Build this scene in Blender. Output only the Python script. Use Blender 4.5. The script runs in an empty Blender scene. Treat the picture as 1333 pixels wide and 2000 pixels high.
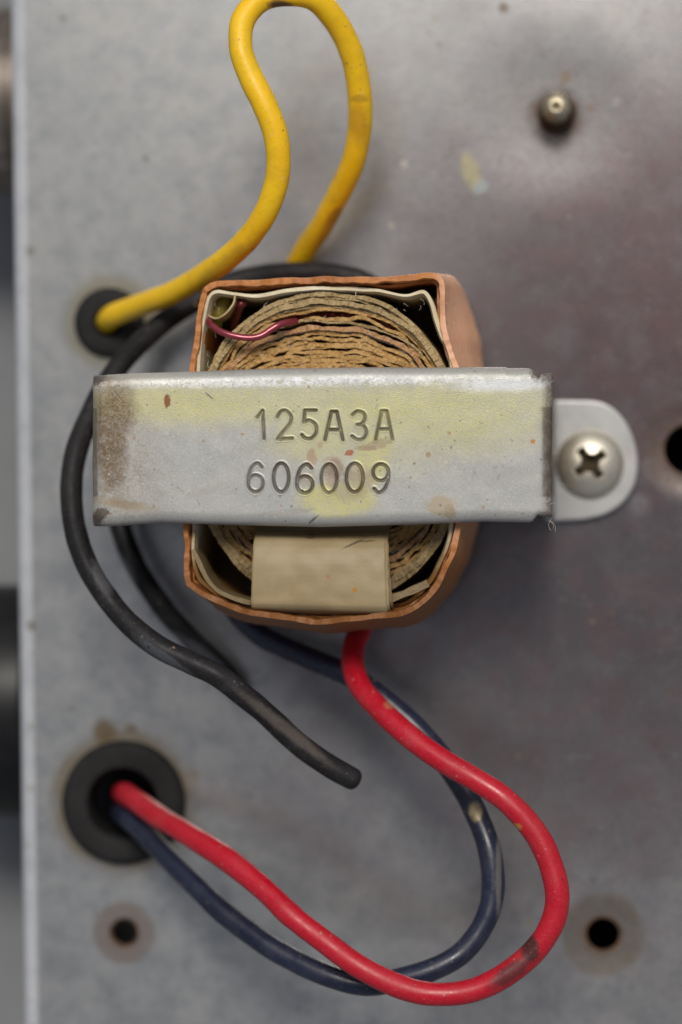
import bpy, bmesh, math, random
import numpy as np
from mathutils import Vector, Matrix, noise as mn
R = math.radians
random.seed(4); rng = np.random.default_rng(7)
S = bpy.context.scene
S.unit_settings.system = 'METRIC'; S.unit_settings.scale_length = 0.01      # one unit is a centimetre
# ---------------------------------------------------------------- camera
H = 3.2                                    # height of the bracket top above the plate
TGT = Vector((0, 0, H)); CP = Vector((2.66, 0.27, H + 30.0)); K = 182.0
DC = (CP - TGT).length
FV = (TGT - CP).normalized(); RV = FV.cross(Vector((0, 1, 0))).normalized(); UV = RV.cross(FV)
cam = bpy.data.cameras.new('camera'); camo = bpy.data.objects.new('camera', cam)
S.collection.objects.link(camo); S.camera = camo
m = Matrix((RV, UV, -FV)).transposed().to_4x4(); m.translation = CP; camo.matrix_world = m
cam.sensor_fit = 'VERTICAL'; cam.sensor_height = 36; cam.lens = 36 * DC / (2000 / K)
cam.clip_start = 0.5; cam.clip_end = 1000
cam.dof.use_dof = True; cam.dof.focus_distance = DC + 0.05
cam.dof.aperture_fstop = cam.lens * 1e-3 / 0.9
# ---------------------------------------------------------------- light
SUN_EL, SUN_AZ = 63, 5                     # azimuth from +Y towards +X
w = bpy.data.worlds.new('World'); S.world = w; w.use_nodes = True
nt = w.node_tree; sky = nt.nodes.new('ShaderNodeTexSky'); sky.sky_type = 'NISHITA'; sky.sun_disc = False
sky.sun_elevation = R(SUN_EL); sky.sun_rotation = R(SUN_AZ); sky.dust_density = 3.0; sky.air_density = 1.0
hs = nt.nodes.new('ShaderNodeHueSaturation'); hs.inputs['Saturation'].default_value = .5      # hazy white sky
nt.links.new(sky.outputs[0], hs.inputs['Color']); nt.links.new(hs.outputs[0], nt.nodes['Background'].inputs[0]); nt.nodes['Background'].inputs[1].default_value = 0.072
sl = bpy.data.lights.new('sun', 'SUN'); sl.energy = 2.1; sl.angle = R(17); sl.color = (1, .95, .87)
so = bpy.data.objects.new('sun', sl); S.collection.objects.link(so)
sd = Vector((math.sin(R(SUN_AZ)) * math.cos(R(SUN_EL)), math.cos(R(SUN_AZ)) * math.cos(R(SUN_EL)), math.sin(R(SUN_EL))))
so.rotation_euler = sd.to_track_quat('Z', 'Y').to_euler()
S.view_settings.view_transform = 'Standard'; S.view_settings.look = 'None'
S.view_settings.exposure = 0.0; S.view_settings.gamma = 1


def P(px, py, z):
    """world point at height z seen at photograph pixel px, py"""
    d = FV * DC + RV * ((px - 666.5) / K) + UV * ((1000 - py) / K)
    t = (z - CP.z) / d.z
    return CP + d * t
def XY(px, py, z=0): p = P(px, py, z); return (p.x, p.y)

# ---------------------------------------------------------------- materials
class Nd:
    def __init__(s, name, rough=.5, metal=0., spec=.5):
        s.m = bpy.data.materials.new(name); s.m.use_nodes = True; s.t = s.m.node_tree
        s.b = s.t.nodes['Principled BSDF']; s.b.inputs['Roughness'].default_value = rough
        s.b.inputs['Metallic'].default_value = metal; s.b.inputs['Specular IOR Level'].default_value = spec
        s.co = s.t.nodes.new('ShaderNodeTexCoord').outputs['Object']
        sp = s.t.nodes.new('ShaderNodeSeparateXYZ'); s.t.links.new(s.co, sp.inputs[0]); s.x, s.y, s.z = sp.outputs
    def put(s, sock, v):
        if isinstance(v, bpy.types.NodeSocket): s.t.links.new(v, sock)
        else:
            if isinstance(v, tuple) and len(v) == 3 and sock.type == 'RGBA': v = (*v, 1)
            sock.default_value = v
    def ma(s, op, a, b=0., c=0., clamp=False):
        n = s.t.nodes.new('ShaderNodeMath'); n.operation = op; n.use_clamp = clamp
        for i, v in enumerate((a, b, c)): s.put(n.inputs[i], v)
        return n.outputs[0]
    def noise(s, scale, detail=3, rough=.55, dist=0., stretch=None, off=(0, 0, 0)):
        n = s.t.nodes.new('ShaderNodeTexNoise'); v = s.co
        if stretch or off != (0, 0, 0):
            mp = s.t.nodes.new('ShaderNodeMapping'); s.t.links.new(v, mp.inputs[0]); mp.inputs['Location'].default_value = off
            mp.inputs['Scale'].default_value = stretch or (1, 1, 1); v = mp.outputs[0]
        s.t.links.new(v, n.inputs['Vector']); n.inputs['Scale'].default_value = scale; n.inputs['Detail'].default_value = detail
        n.inputs['Roughness'].default_value = rough; n.inputs['Distortion'].default_value = dist
        return n.outputs['Fac']
    def vor(s, scale, feat='F1'):
        n = s.t.nodes.new('ShaderNodeTexVoronoi'); s.t.links.new(s.co, n.inputs['Vector']); n.inputs['Scale'].default_value = scale
        return n.outputs['Distance']
    def ramp(s, v, a, b, lo=0., hi=1.):
        n = s.t.nodes.new('ShaderNodeMapRange'); n.interpolation_type = 'SMOOTHSTEP'
        for i, q in zip(range(5), (v, a, b, lo, hi)): s.put(n.inputs[i], q)
        return n.outputs[0]
    def mix(s, f, a, b, mode='MIX'):
        n = s.t.nodes.new('ShaderNodeMix'); n.data_type = 'RGBA'; n.blend_type = mode
        s.put(n.inputs[0], f); s.put(n.inputs[6], a); s.put(n.inputs[7], b); return n.outputs[2]
    def dist(s, c, rx, ry=None, ang=0.):
        ry = ry or rx; ca, sa = math.cos(R(ang)), math.sin(R(ang))
        dx = s.ma('SUBTRACT', s.x, c[0]); dy = s.ma('SUBTRACT', s.y, c[1])
        u = s.ma('ADD', s.ma('MULTIPLY', dx, ca / rx), s.ma('MULTIPLY', dy, sa / rx))
        v = s.ma('ADD', s.ma('MULTIPLY', dx, -sa / ry), s.ma('MULTIPLY', dy, ca / ry))
        return s.ma('SQRT', s.ma('ADD', s.ma('MULTIPLY', u, u), s.ma('MULTIPLY', v, v)))
    def blob(s, c, rx, ry=None, ang=0., soft=.5, amp=.8, ns=None):
        d = s.dist(c, rx, ry, ang)
        if amp and ns is not None: d = s.ma('ADD', d, s.ma('MULTIPLY', s.ma('SUBTRACT', ns, .5), amp))
        return s.ramp(d, 1 - soft, 1 + soft, 1., 0.)
    def specks(s, c, scale, r, colr, k, seed=0., gate=.5):
        """irregular small specks: distorted cells, only where a slow noise lets them"""
        mp = s.t.nodes.new('ShaderNodeMapping'); s.t.links.new(s.co, mp.inputs[0]); mp.inputs['Location'].default_value = (seed, seed * 1.7, seed * .6); mp.inputs['Rotation'].default_value = (0, 0, seed)
        n = s.t.nodes.new('ShaderNodeTexVoronoi'); s.t.links.new(mp.outputs[0], n.inputs['Vector']); n.inputs['Scale'].default_value = scale
        d = s.ma('ADD', n.outputs['Distance'], s.ma('MULTIPLY', s.ma('SUBTRACT', s.noise(scale * 3.2, 3, .6, off=(seed, 2, 1)), .5), r * 1.6))
        sp = s.t.nodes.new('ShaderNodeSeparateColor'); s.t.links.new(n.outputs['Color'], sp.inputs[0])
        rr = s.ma('MULTIPLY', s.ramp(sp.outputs[0], gate, 1.), r)
        f = s.ramp(d, s.ma('MULTIPLY', rr, .5), rr, 1., 0.); f = s.ma('MULTIPLY', f, s.ma('GREATER_THAN', sp.outputs[0], gate))
        return s.mix(s.ma('MULTIPLY', f, k), c, colr)
    def col(s, c): s.put(s.b.inputs['Base Color'], c)
    def bump(s, h, strength, dist=.01, prev=None):
        n = s.t.nodes.new('ShaderNodeBump'); s.put(n.inputs['Height'], h); n.inputs['Strength'].default_value = strength
        n.inputs['Distance'].default_value = dist
        if prev: s.t.links.new(prev, n.inputs['Normal'])
        s.t.links.new(n.outputs[0], s.b.inputs['Normal']); return n.outputs[0]
    def set(s, k, v): s.put(s.b.inputs[k], v)

def mat_plate():
    M = Nd('zinc_plate', .3, .7)
    n1 = M.noise(.55, 4); n2 = M.noise(3.2, 5, .65); n3 = M.noise(26, 4, .7); n4 = M.noise(9, 3, .6, off=(4, 1, 2))
    c = M.mix(M.ramp(n1, .3, .7), (.455, .458, .446), (.50, .492, .468))
    c = M.mix(M.ramp(n2, .35, .75), c, (.275, .295, .305))
    c = M.mix(M.ma('MULTIPLY', M.ramp(n4, .52, .66), .25), c, (.27, .30, .30))
    # purple-brown reflection of dark surroundings, painted into the right half
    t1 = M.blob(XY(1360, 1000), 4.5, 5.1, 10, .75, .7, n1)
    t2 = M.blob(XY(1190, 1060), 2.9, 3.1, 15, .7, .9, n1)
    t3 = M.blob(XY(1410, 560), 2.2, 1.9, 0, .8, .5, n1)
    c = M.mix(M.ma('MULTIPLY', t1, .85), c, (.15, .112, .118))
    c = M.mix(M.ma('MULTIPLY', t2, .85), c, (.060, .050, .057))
    c = M.mix(M.ma('MULTIPLY', t3, .7), c, (.10, .035, .036))  # reddish reflection at the far right, also painted in
    b_ = (xl(5) - xl(-5)) / 10; ed = M.ramp(M.ma('SUBTRACT', M.x, M.ma('ADD', M.ma('MULTIPLY', M.y, b_), xl(0))), .21, .15); c = M.mix(M.ma('MULTIPLY', ed, .75), c, (.50, .52, .56))      # sky gleam along the fold painted in as a whitish strip
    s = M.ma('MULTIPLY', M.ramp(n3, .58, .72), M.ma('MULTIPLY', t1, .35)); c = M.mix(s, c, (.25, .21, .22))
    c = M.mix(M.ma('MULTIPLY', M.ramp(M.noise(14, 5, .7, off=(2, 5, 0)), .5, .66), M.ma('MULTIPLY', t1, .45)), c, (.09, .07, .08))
    # rings of dirt and rust round holes and grommets
    def ring(px, r, wd, colr, k, amp=.35):
        nonlocal c
        d = M.ma('ADD', M.dist(XY(*px), 1, 1), M.ma('MULTIPLY', M.ma('SUBTRACT', n2, .5), amp))
        a = M.ma('ABSOLUTE', M.ma('SUBTRACT', d, r)); c = M.mix(M.ma('MULTIPLY', M.ramp(a, 0., wd, 1., 0.), k), c, colr)
    ring((215, 628), .40, .24, (.30, .27, .17), .8)
    ring((240, 1566), .76, .14, (.24, .17, .08), .8, .4)
    ring((240, 1566), .72, .06, (.45, .36, .22), .8, .1)
    ring((243, 1822), .15, .30, (.33, .27, .24), .8, .12)
    ring((243, 1822), .33, .07, (.27, .19, .13), .6, .15)
    ring((1178, 1826), .2, .25, (.24, .19, .15), .9, .2)
    ring((1178, 1826), .44, .09, (.22, .17, .08), .5, .3)
    ring((1347, 878), .34, .22, (.16, .10, .07), .85, .2)
    
    c = M.mix(M.ma('MULTIPLY', M.blob(XY(1086, 228), .33, .34, 0, .3, .35, n4), .93), c, (.085, .058, .035))
    ring((1088, 222), .55, .3, (.25, .25, .23), .4, .4)
    for px, rr, cc, k in (((1178, 1826), .46, (.17, .125, .08), .62), ((1347, 878), .58, (.17, .11, .075), .62), ((243, 1822), .34, (.27, .205, .165), .7), ((213, 630), .56, (.26, .23, .14), .55), ((241, 1568), .86, (.24, .19, .12), .5)):
        c = M.mix(M.ma('MULTIPLY', M.blob(XY(*px), rr, None, 0, .22, .5, M.noise(6, 6, .75, off=(2, 7, 0))), k), c, cc)
    # a chip of pale yellow paint, rust spots, small dirt
    c = M.mix(M.blob(XY(921, 338), .10, .24, 18, .35, .5, n4), c, (.42, .37, .2))
    c = M.mix(M.blob(XY(940, 366), .10, .07, 30, .4, .5, n4), c, (.36, .40, .40))
    for px, r, cc, k in (((984, 15), .06, (.12, .08, .05), .9), ((1153, 210), .05, (.22, .10, .06), .7), ((1105, 150), .07, (.25, .17, .06), .6),
                      ((1228, 945), .05, (.45, .22, .06), .9), ((60, 490), .05, (.2, .18, .12), .8), ((62, 1222), .06, (.17, .14, .08), .9),
                      ((1250, 985), .12, (.4, .38, .4), .4), ((205, 1428), .14, (.16, .10, .03), .9), ((255, 1424), .07, (.18, .13, .06), .8),
                      ((140, 1383), .05, (.3, .3, .24), .8), ((60, 1420), .04, (.3, .3, .22), .8), ((60, 1540), .04, (.3, .3, .22), .8),
                      ((790, 320), .04, (.62, .55, .5), .7), ((1205, 197), .05, (.45, .46, .5), .4), ((378, 1515), .08, (.3, .22, .13), .6),
                      ((1035, 1800), .03, (.4, .3, .1), .8), ((460, 335), .05, (.38, .37, .33), .7), ((765, 440), .035, (.6, .5, .42), .8)):
        c = M.mix(M.ma('MULTIPLY', M.blob(XY(*px), r, None, 0, .5, .7, n4), k), c, cc)
    big = M.ramp(M.noise(1.9, 6, .7, .4, off=(7, 2, 0)), .42, .68); c = M.mix(M.ma('MULTIPLY', big, .26), c, (.22, .235, .24))
    big2 = M.ramp(M.noise(4.5, 6, .75, .5, off=(1, 8, 0)), .50, .66); c = M.mix(M.ma('MULTIPLY', big2, M.ma('MULTIPLY', M.ma('SUBTRACT', 1., t1), .2)), c, (.52, .52, .49))
    pit = M.ramp(M.noise(11, 6, .8, off=(9, 1, 0)), .56, .66); c = M.mix(M.ma('MULTIPLY', pit, .34), c, (.17, .16, .155))
    c = M.specks(c, 3.2, .16, (.13, .125, .10), .65, 1.3, .45); c = M.specks(c, 7, .25, (.16, .14, .12), .5, 4.1, .4); c = M.specks(c, 5, .14, (.56, .54, .52), .3, 2.2, .6)
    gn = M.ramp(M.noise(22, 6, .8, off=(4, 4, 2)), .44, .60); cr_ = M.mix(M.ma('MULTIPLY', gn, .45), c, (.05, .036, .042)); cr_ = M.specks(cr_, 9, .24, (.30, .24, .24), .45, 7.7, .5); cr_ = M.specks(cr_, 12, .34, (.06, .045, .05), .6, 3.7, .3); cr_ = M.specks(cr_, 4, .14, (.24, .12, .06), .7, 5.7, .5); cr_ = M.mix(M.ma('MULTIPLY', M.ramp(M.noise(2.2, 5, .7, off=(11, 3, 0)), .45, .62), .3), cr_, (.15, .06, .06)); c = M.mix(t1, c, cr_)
    v = M.vor(1.6); c = M.mix(M.ma('MULTIPLY', M.ramp(v, .03, .055, 1., 0.), .6), c, (.32, .25, .16))
    v = M.vor(3.1); c = M.mix(M.ma('MULTIPLY', M.ramp(v, .02, .06, 1., 0.), .3), c, (.42, .36, .33))
    v = M.vor(5.3); c = M.mix(M.ma('MULTIPLY', M.ramp(v, .03, .08, 1., 0.), .35), c, (.27, .29, .28))
    M.col(c)
    M.set('Roughness', M.ma('ADD', M.ma('MULTIPLY', n2, .16), .13))
    M.set('Metallic', M.ma('MULTIPLY', M.ma('SUBTRACT', .68, M.ma('MULTIPLY', t1, .1)), M.ma('SUBTRACT', 1., M.ma('MULTIPLY', ed, .8))))
    g_ = M.ramp(M.noise(60, 3, .6), .35, .65); c = M.mix(M.ma('MULTIPLY', g_, .16), c, (.55, .55, .55)); M.col(c)
    for ang, sc in ((.3, 1.), (-.9, 1.7)):
        mp = M.t.nodes.new('ShaderNodeMapping'); M.t.links.new(M.co, mp.inputs[0]); mp.inputs['Rotation'].default_value = (0, 0, ang); mp.inputs['Scale'].default_value = (.25 * sc, 9 * sc, 1)
        nn = M.t.nodes.new('ShaderNodeTexNoise'); M.t.links.new(mp.outputs[0], nn.inputs[0]); nn.inputs['Scale'].default_value = 4; nn.inputs['Detail'].default_value = 3
        c = M.mix(M.ma('MULTIPLY', M.ramp(nn.outputs[0], .70, .78), .35), c, (.5, .5, .5))
    M.col(c)
    M.bump(n3, .2, .005)
    return M.m

def mat_bracket():
    M = Nd('dull_zinc_bracket', .42, .2)
    z = H
    n1 = M.noise(1.1, 4, .6); n2 = M.noise(7, 5, .65); n3 = M.noise(48, 3, .6); n4 = M.noise(16, 5, .75, 1.2)
    c = M.mix(M.ramp(n1, .3, .7), (.355, .355, .335), (.41, .405, .375))
    c = M.mix(M.ma('MULTIPLY', M.ramp(n3, .40, .66), .35), c, (.54, .535, .51))
    yel = (.54, .50, .19)
    g = M.ramp(n3, .30, .62, .30, 1.)
    def yb(px, rx, ry, ang, k, soft=.5, amp=.9):
        nonlocal c
        f = M.ma('MULTIPLY', M.ma('MULTIPLY', M.blob(XY(*px, z), rx, ry, ang, soft, amp, n2), k), g); c = M.mix(f, c, yel)
    yb((560, 785), 2.1, .20, 0, .62, .6); yb((330, 790), .9, .22, -4, .55, .6); yb((900, 800), 1.1, .30, 4, .55, .6)
    yb((720, 850), .9, .38, 0, .42, .7); yb((660, 975), .42, .19, 0, .95, .25, .7); yb((725, 905), .18, .34, -25, .8, .35, .7)
    yb((600, 860), .38, .2, 0, .5, .5); yb((960, 850), .6, .22, 5, .35, .6)
    # highlight along the upper bend, painted into the colour
    e = M.blob(XY(560, 746, z), 2.2, .045, .6, .8, 1.6, n2); c = M.mix(M.ma('MULTIPLY', e, M.ma('MULTIPLY', M.ramp(n4, .35, .6), .85)), c, (.82, .83, .86))
    e2 = M.blob(XY(985, 752, z), .45, .06, 1.5, .8, 1.2, n2); c = M.mix(M.ma('MULTIPLY', e2, .7), c, (.74, .76, .80))
    # brown grime at the left end
    gr = M.ramp(M.noise(17, 8, .8, 1.4, off=(1, 3, 2)), .42, .58)
    b1 = M.blob(XY(216, 850, z), .17, .60, 3, .45, .9, n2); b2 = M.blob(XY(232, 800, z), .18, .30, 0, .5, .8, n2)
    b3 = M.blob(XY(225, 900, z), .40, .75, 10, .9, 1.2, n2)
    c = M.mix(M.ma('MULTIPLY', b3, M.ma('MULTIPLY', gr, .6)), c, (.27, .20, .12))
    c = M.mix(M.ma('MULTIPLY', M.ma('MAXIMUM', b1, b2), M.ma('ADD', M.ma('MULTIPLY', gr, .38), .62)), c, (.145, .092, .042))
    c = M.mix(M.ma('MULTIPLY', M.blob(XY(240, 985, z), .30, .05, -8, .6, 1.6, n4), .7), c, (.30, .22, .13))
    for px, rx, ry, a, cc, k in (((327, 783), .035, .07, 0, (.22, .08, .02), 1), ((862, 988), .15, .11, -10, (.38, .31, .21), .85),
                             ((880, 1000), .06, .08, 0, (.33, .27, .18), .8), ((609, 893), .05, .10, 5, (.38, .27, .18), .85),
                             ((650, 900), .10, .05, 0, (.40, .30, .22), .6), ((683, 884), .05, .03, 20, (.35, .10, .04), .9),
                             ((715, 875), .12, .03, 0, (.30, .22, .14), .6), ((700, 925), .17, .1, 0, (.42, .34, .25), .5), ((647, 930), .07, .11, 0, (.34, .26, .2), .7),
                             ((1041, 862), .025, .025, 0, (.45, .18, .03), .9), ((625, 870), .03, .03, 0, (.38, .27, .2), .7),
                             ((837, 888), .03, .03, 0, (.35, .2, .1), .8), ((195, 1005), .12, .07, 30, (.09, .07, .05), .9),
                             ((185, 745), .07, .05, 30, (.25, .2, .16), .8), ((612, 1015), .08, .012, 40, (.1, .09, .08), .8),
                             ((690, 950), .22, .16, 20, (.30, .24, .17), .5), ((655, 915), .10, .10, 0, (.26, .19, .13), .75), ((735, 868), .16, .05, 12, (.30, .22, .14), .6), ((600, 935), .1, .08, 0, (.36, .30, .2), .5), ((560, 1000), .3, .03, 5, (.3, .27, .24), .4), ((400, 960), .2, .04, 20, (.36, .33, .29), .4), ((980, 930), .35, .10, 8, (.36, .35, .33), .4),
                             ((450, 870), .05, .04, 0, (.42, .42, .41), .8), ((410, 774), .06, .01, -40, (.2, .16, .12), .9)):
        c = M.mix(M.ma('MULTIPLY', M.blob(XY(*px, z), rx, ry, a, .22, 1.7, n4), k), c, cc)
    # worn outer edge at both ends
    xr = XY(1072, 870, z)[0]; xl = XY(180, 880, z)[0]
    c = M.mix(M.ma('MULTIPLY', M.ramp(M.ma('ADD', M.x, M.ma('MULTIPLY', n4, .05)), xr - .03, xr + .02), M.ramp(n4, .42, .56, .25, .85)), c, (.22, .15, .12))
    c = M.mix(M.ma('MULTIPLY', M.ramp(M.ma('ADD', M.x, M.ma('MULTIPLY', n4, .10)), xl + .07, xl - .02), M.ramp(n4, .48, .6, 0., .7)), c, (.25, .17, .11))
    yb0 = XY(600, 1022, z)[1]
    c = M.mix(M.ma('MULTIPLY', M.ramp(M.ma('ADD', M.y, M.ma('MULTIPLY', n2, .10)), yb0 + .09, yb0 - .02), .35), c, (.22, .20, .19))
    for sc, r, cc, k in ((26, .12, (.20, .15, .11), .55), (9, .04, (.10, .08, .06), .8), (7, .05, (.36, .20, .11), .75), (12, .07, (.12, .11, .10), .5), (5, .03, (.78, .62, .42), .7), (18, .09, (.76, .75, .74), .5)):
        c = M.mix(M.ma('MULTIPLY', M.ramp(M.vor(sc), r * .5, r, 1., 0.), k), c, cc)
    c = M.specks(c, 8, .20, (.34, .20, .12), .7, 1.1, .7); c = M.specks(c, 13, .24, (.12, .10, .09), .55, 2.3, .7); c = M.specks(c, 5, .10, (.08, .06, .05), .85, 5.9, .6)
    c = M.specks(c, 7, .15, (.66, .52, .38), .6, 3.3, .7); c = M.specks(c, 24, .36, (.54, .54, .52), .35, 8.1, .55); c = M.mix(M.ma('MULTIPLY', M.ramp(M.noise(34, 5, .8, off=(6, 6, 1)), .55, .68), .30), c, (.27, .26, .23))
    for q_ in ((190, 738), (186, 1016), (1052, 732), (1062, 1012)): c = M.mix(M.ma('MULTIPLY', M.blob(XY(*q_, z), .09, .07, 0, .5, 2.0, n4), .85), c, (.08, .06, .05))
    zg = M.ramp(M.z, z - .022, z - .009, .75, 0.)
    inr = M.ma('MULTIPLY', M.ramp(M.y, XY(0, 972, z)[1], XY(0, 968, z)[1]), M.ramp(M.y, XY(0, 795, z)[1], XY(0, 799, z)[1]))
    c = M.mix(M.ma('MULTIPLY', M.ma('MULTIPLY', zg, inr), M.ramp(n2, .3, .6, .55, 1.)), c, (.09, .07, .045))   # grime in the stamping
    M.col(c)
    M.set('Roughness', M.ma('ADD', M.ma('MULTIPLY', n2, .25), .27))
    M.set('Metallic', .2)
    up = M.ramp(M.y, XY(0, 900, z)[1], XY(0, 770, z)[1], .25, 1.)
    nn = M.bump(M.ma('MULTIPLY', M.noise(75, 3, .65), up), .45, .009); M.bump(n4, .12, .008, nn)
    return M.m

def mat_simple(name, a, b, rough=.5, metal=0., sc=4., bump=.2, bd=.01, bsc=30, spec=.5, sub=0., dust=None, stretch=None, coat=0.):
    M = Nd(name, rough, metal, spec)
    n = M.noise(sc, 5, .6, stretch=stretch); c = M.mix(M.ramp(n, .32, .68), a, b)
    if dust:
        for s_, r_, cc, k in dust: c = M.mix(M.ma('MULTIPLY', M.ramp(M.vor(s_), r_ * .4, r_, 1., 0.), k), c, cc)
    M.col(c); M.bump(M.noise(bsc, 4, .6, stretch=stretch), bump, bd)
    if sub:
        M.set('Subsurface Weight', sub); M.b.inputs['Subsurface Radius'].default_value = (.12, .05, .02); M.b.inputs['Subsurface Scale'].default_value = .6
    if coat: M.set('Coat Weight', coat); M.set('Coat Roughness', .3)
    return M
def mat_wire(name, a, b, film, k, rough=.42, spots=(), sub=0.):
    M = Nd(name, rough, 0, .2 if name.startswith('black') else .5)
    c = M.mix(M.ramp(M.noise(1.3, 4), .3, .7), a, b)
    f = M.ramp(M.noise(2.6, 6, .68, .5, off=(3, 3, 1)), .46, .74)
    c = M.mix(M.ma('MULTIPLY', f, k), c, film)
    n2 = M.noise(13, 5, .7, .6)
    for px, z, rx, ry, ang, cc, kk in spots:
        c = M.mix(M.ma('MULTIPLY', M.blob(XY(*px, z), rx, ry, ang, .4, .9, n2), kk), c, cc)
    for s_, r_, cc, kk in ((6, .05, (.5, .4, .25), .6), (11, .06, (.62, .5, .4), .45), (8, .04, (.08, .05, .04), .55), (21, .12, (.45, .36, .26), .4)):
        c = M.mix(M.ma('MULTIPLY', M.ramp(M.vor(s_), r_ * .4, r_, 1., 0.), kk), c, cc)
    dark = tuple(x * .35 for x in a); lite = tuple(min(.8, x * .6 + .25) for x in a)
    if name.startswith(('black', 'navy')): lite = (.16, .14, .12)
    c = M.mix(M.ma('MULTIPLY', M.ramp(M.noise(17, 6, .75), .52, .68), .30), c, tuple(x * .55 for x in a))
    c = M.mix(M.ma('MULTIPLY', M.ramp(M.noise(45, 3, .7, off=(2, 2, 2)), .58, .70), .22), c, lite)
    c = M.specks(c, 9, .20, dark, .65, 1.9, .5); c = M.specks(c, 13, .24, lite, .5, 3.1, .6); c = M.specks(c, 6, .13, (.30, .20, .11), .8, 6.1, .55)
    M.col(c); M.set('Roughness', M.ma('ADD', M.ma('MULTIPLY', M.ramp(M.noise(3, 6, .7), .3, .7), .3), rough - .17))
    a_ = M.bump(M.noise(55, 3), .12, .006); M.bump(M.noise(5, 4), .25, .012, a_)
    if sub: M.set('Subsurface Weight', sub); M.b.inputs['Subsurface Radius'].default_value = (.1, .04, .01); M.b.inputs['Subsurface Scale'].default_value = .5
    return M.m

tl, bl_ = XY(19, 0), XY(46, 2000)
def xl(y): return bl_[0] + (tl[0] - bl_[0]) * (y - bl_[1]) / (tl[1] - bl_[1])
PLATE = mat_plate(); BRACKET = mat_bracket()
def paper(name, a, b, sub=.0, dk=.5, bump=.55):
    M = Nd(name, .62, 0, .35)
    n = M.noise(5, 5, .65); f = M.noise(38, 4, .7)
    c = M.mix(M.ramp(n, .3, .7), a, b)
    c = M.mix(M.ma('MULTIPLY', M.ramp(f, .50, .70), dk), c, tuple(x * .55 for x in a))
    c = M.mix(M.ma('MULTIPLY', M.ramp(M.noise(70, 2, off=(1, 1, 7)), .60, .74), .45), c, tuple(min(.85, x * 1.7) for x in b))
    c = M.mix(M.ma('MULTIPLY', M.ramp(M.ma('ADD', M.y, M.ma('MULTIPLY', n, .4)), .2, -.5), .75), c, tuple(x * .33 for x in a))     # lower end darker, mostly shade painted into the colour
    M.col(c); M.set('Roughness', M.ma('ADD', M.ma('MULTIPLY', f, .5), .2)); M.bump(M.ma('ADD', f, M.noise(14, 4, .7)), bump, .02)
    if sub: M.set('Subsurface Weight', sub); M.b.inputs['Subsurface Radius'].default_value = (.1, .05, .02); M.b.inputs['Subsurface Scale'].default_value = .5
    return M.m
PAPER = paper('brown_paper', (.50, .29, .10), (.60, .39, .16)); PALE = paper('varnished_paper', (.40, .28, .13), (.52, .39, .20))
AMBER = None
TAN = paper('orange_paper', (.46, .24, .11), (.56, .34, .17)); CREAM = paper('cream_liner', (.70, .62, .42), (.80, .74, .56), .15, .15, .3)
def mat_liner():
    M = Nd('liner_paper', .55, 0, .4); n = M.noise(4, 5, .65); f = M.noise(40, 4, .7)
    c = M.mix(M.ramp(n, .3, .7), (.66, .56, .36), (.80, .74, .56))
    c = M.mix(M.ma('MULTIPLY', M.ramp(f, .5, .7), .25), c, (.40, .28, .13))
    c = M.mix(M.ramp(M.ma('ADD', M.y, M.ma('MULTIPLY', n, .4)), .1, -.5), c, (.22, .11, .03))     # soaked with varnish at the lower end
    M.col(c); M.bump(f, .4, .015); return M.m
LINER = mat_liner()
BLUISH = paper('grey_blue_sheet', (.26, .25, .21), (.34, .35, .32))
def mat_wrap():
    M = Nd('orange_fabric_tape', .5, 0, .4)
    n = M.noise(3, 5, .6); f = M.noise(60, 3, .6)
    c = M.mix(M.ramp(n, .3, .7), (.42, .145, .032), (.54, .21, .055))
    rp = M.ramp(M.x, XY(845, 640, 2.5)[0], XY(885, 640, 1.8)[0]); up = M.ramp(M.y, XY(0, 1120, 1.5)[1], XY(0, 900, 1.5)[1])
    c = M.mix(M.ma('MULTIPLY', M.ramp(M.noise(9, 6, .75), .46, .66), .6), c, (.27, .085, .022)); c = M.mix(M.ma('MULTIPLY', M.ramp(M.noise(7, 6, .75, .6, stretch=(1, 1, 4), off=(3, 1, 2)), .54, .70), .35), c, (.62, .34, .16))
    c = M.mix(M.ma('MULTIPLY', M.ma('MULTIPLY', rp, up), .9), c, (.86, .48, .30))  # light on the right-hand side painted in as paler pink
    lo = M.ramp(M.y, XY(0, 1040, 2)[1], XY(0, 1170, 2)[1]); c = M.mix(M.ma('MULTIPLY', lo, .9), c, (.22, .085, .02)); c = M.mix(M.ma('MULTIPLY', M.ramp(f, .5, .7), .15), c, (.6, .30, .14))  # shade on the lower wrapper painted in as dark amber
    M.col(c); M.set('Roughness', M.ma('ADD', M.ma('MULTIPLY', n, .4), .28)); a = M.bump(f, .45, .010); M.bump(M.noise(11, 6, .7), .6, .02, a)
    M.set('Subsurface Weight', .2); M.b.inputs['Subsurface Radius'].default_value = (.12, .04, .015); M.b.inputs['Subsurface Scale'].default_value = .6
    return M.m
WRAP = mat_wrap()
TAPE = mat_simple('cream_tape', (.30, .225, .115), (.35, .27, .15), .5, 0, 2.2, .25, .01, 40, .4,
                  dust=((5, .07, (.42, .22, .07), .8), (9, .06, (.26, .2, .12), .7), (16, .09, (.35, .26, .15), .5)))
c_ = TAPE.b.inputs['Base Color'].links[0].from_socket; n_ = TAPE.noise(14, 5, .7)
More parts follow.
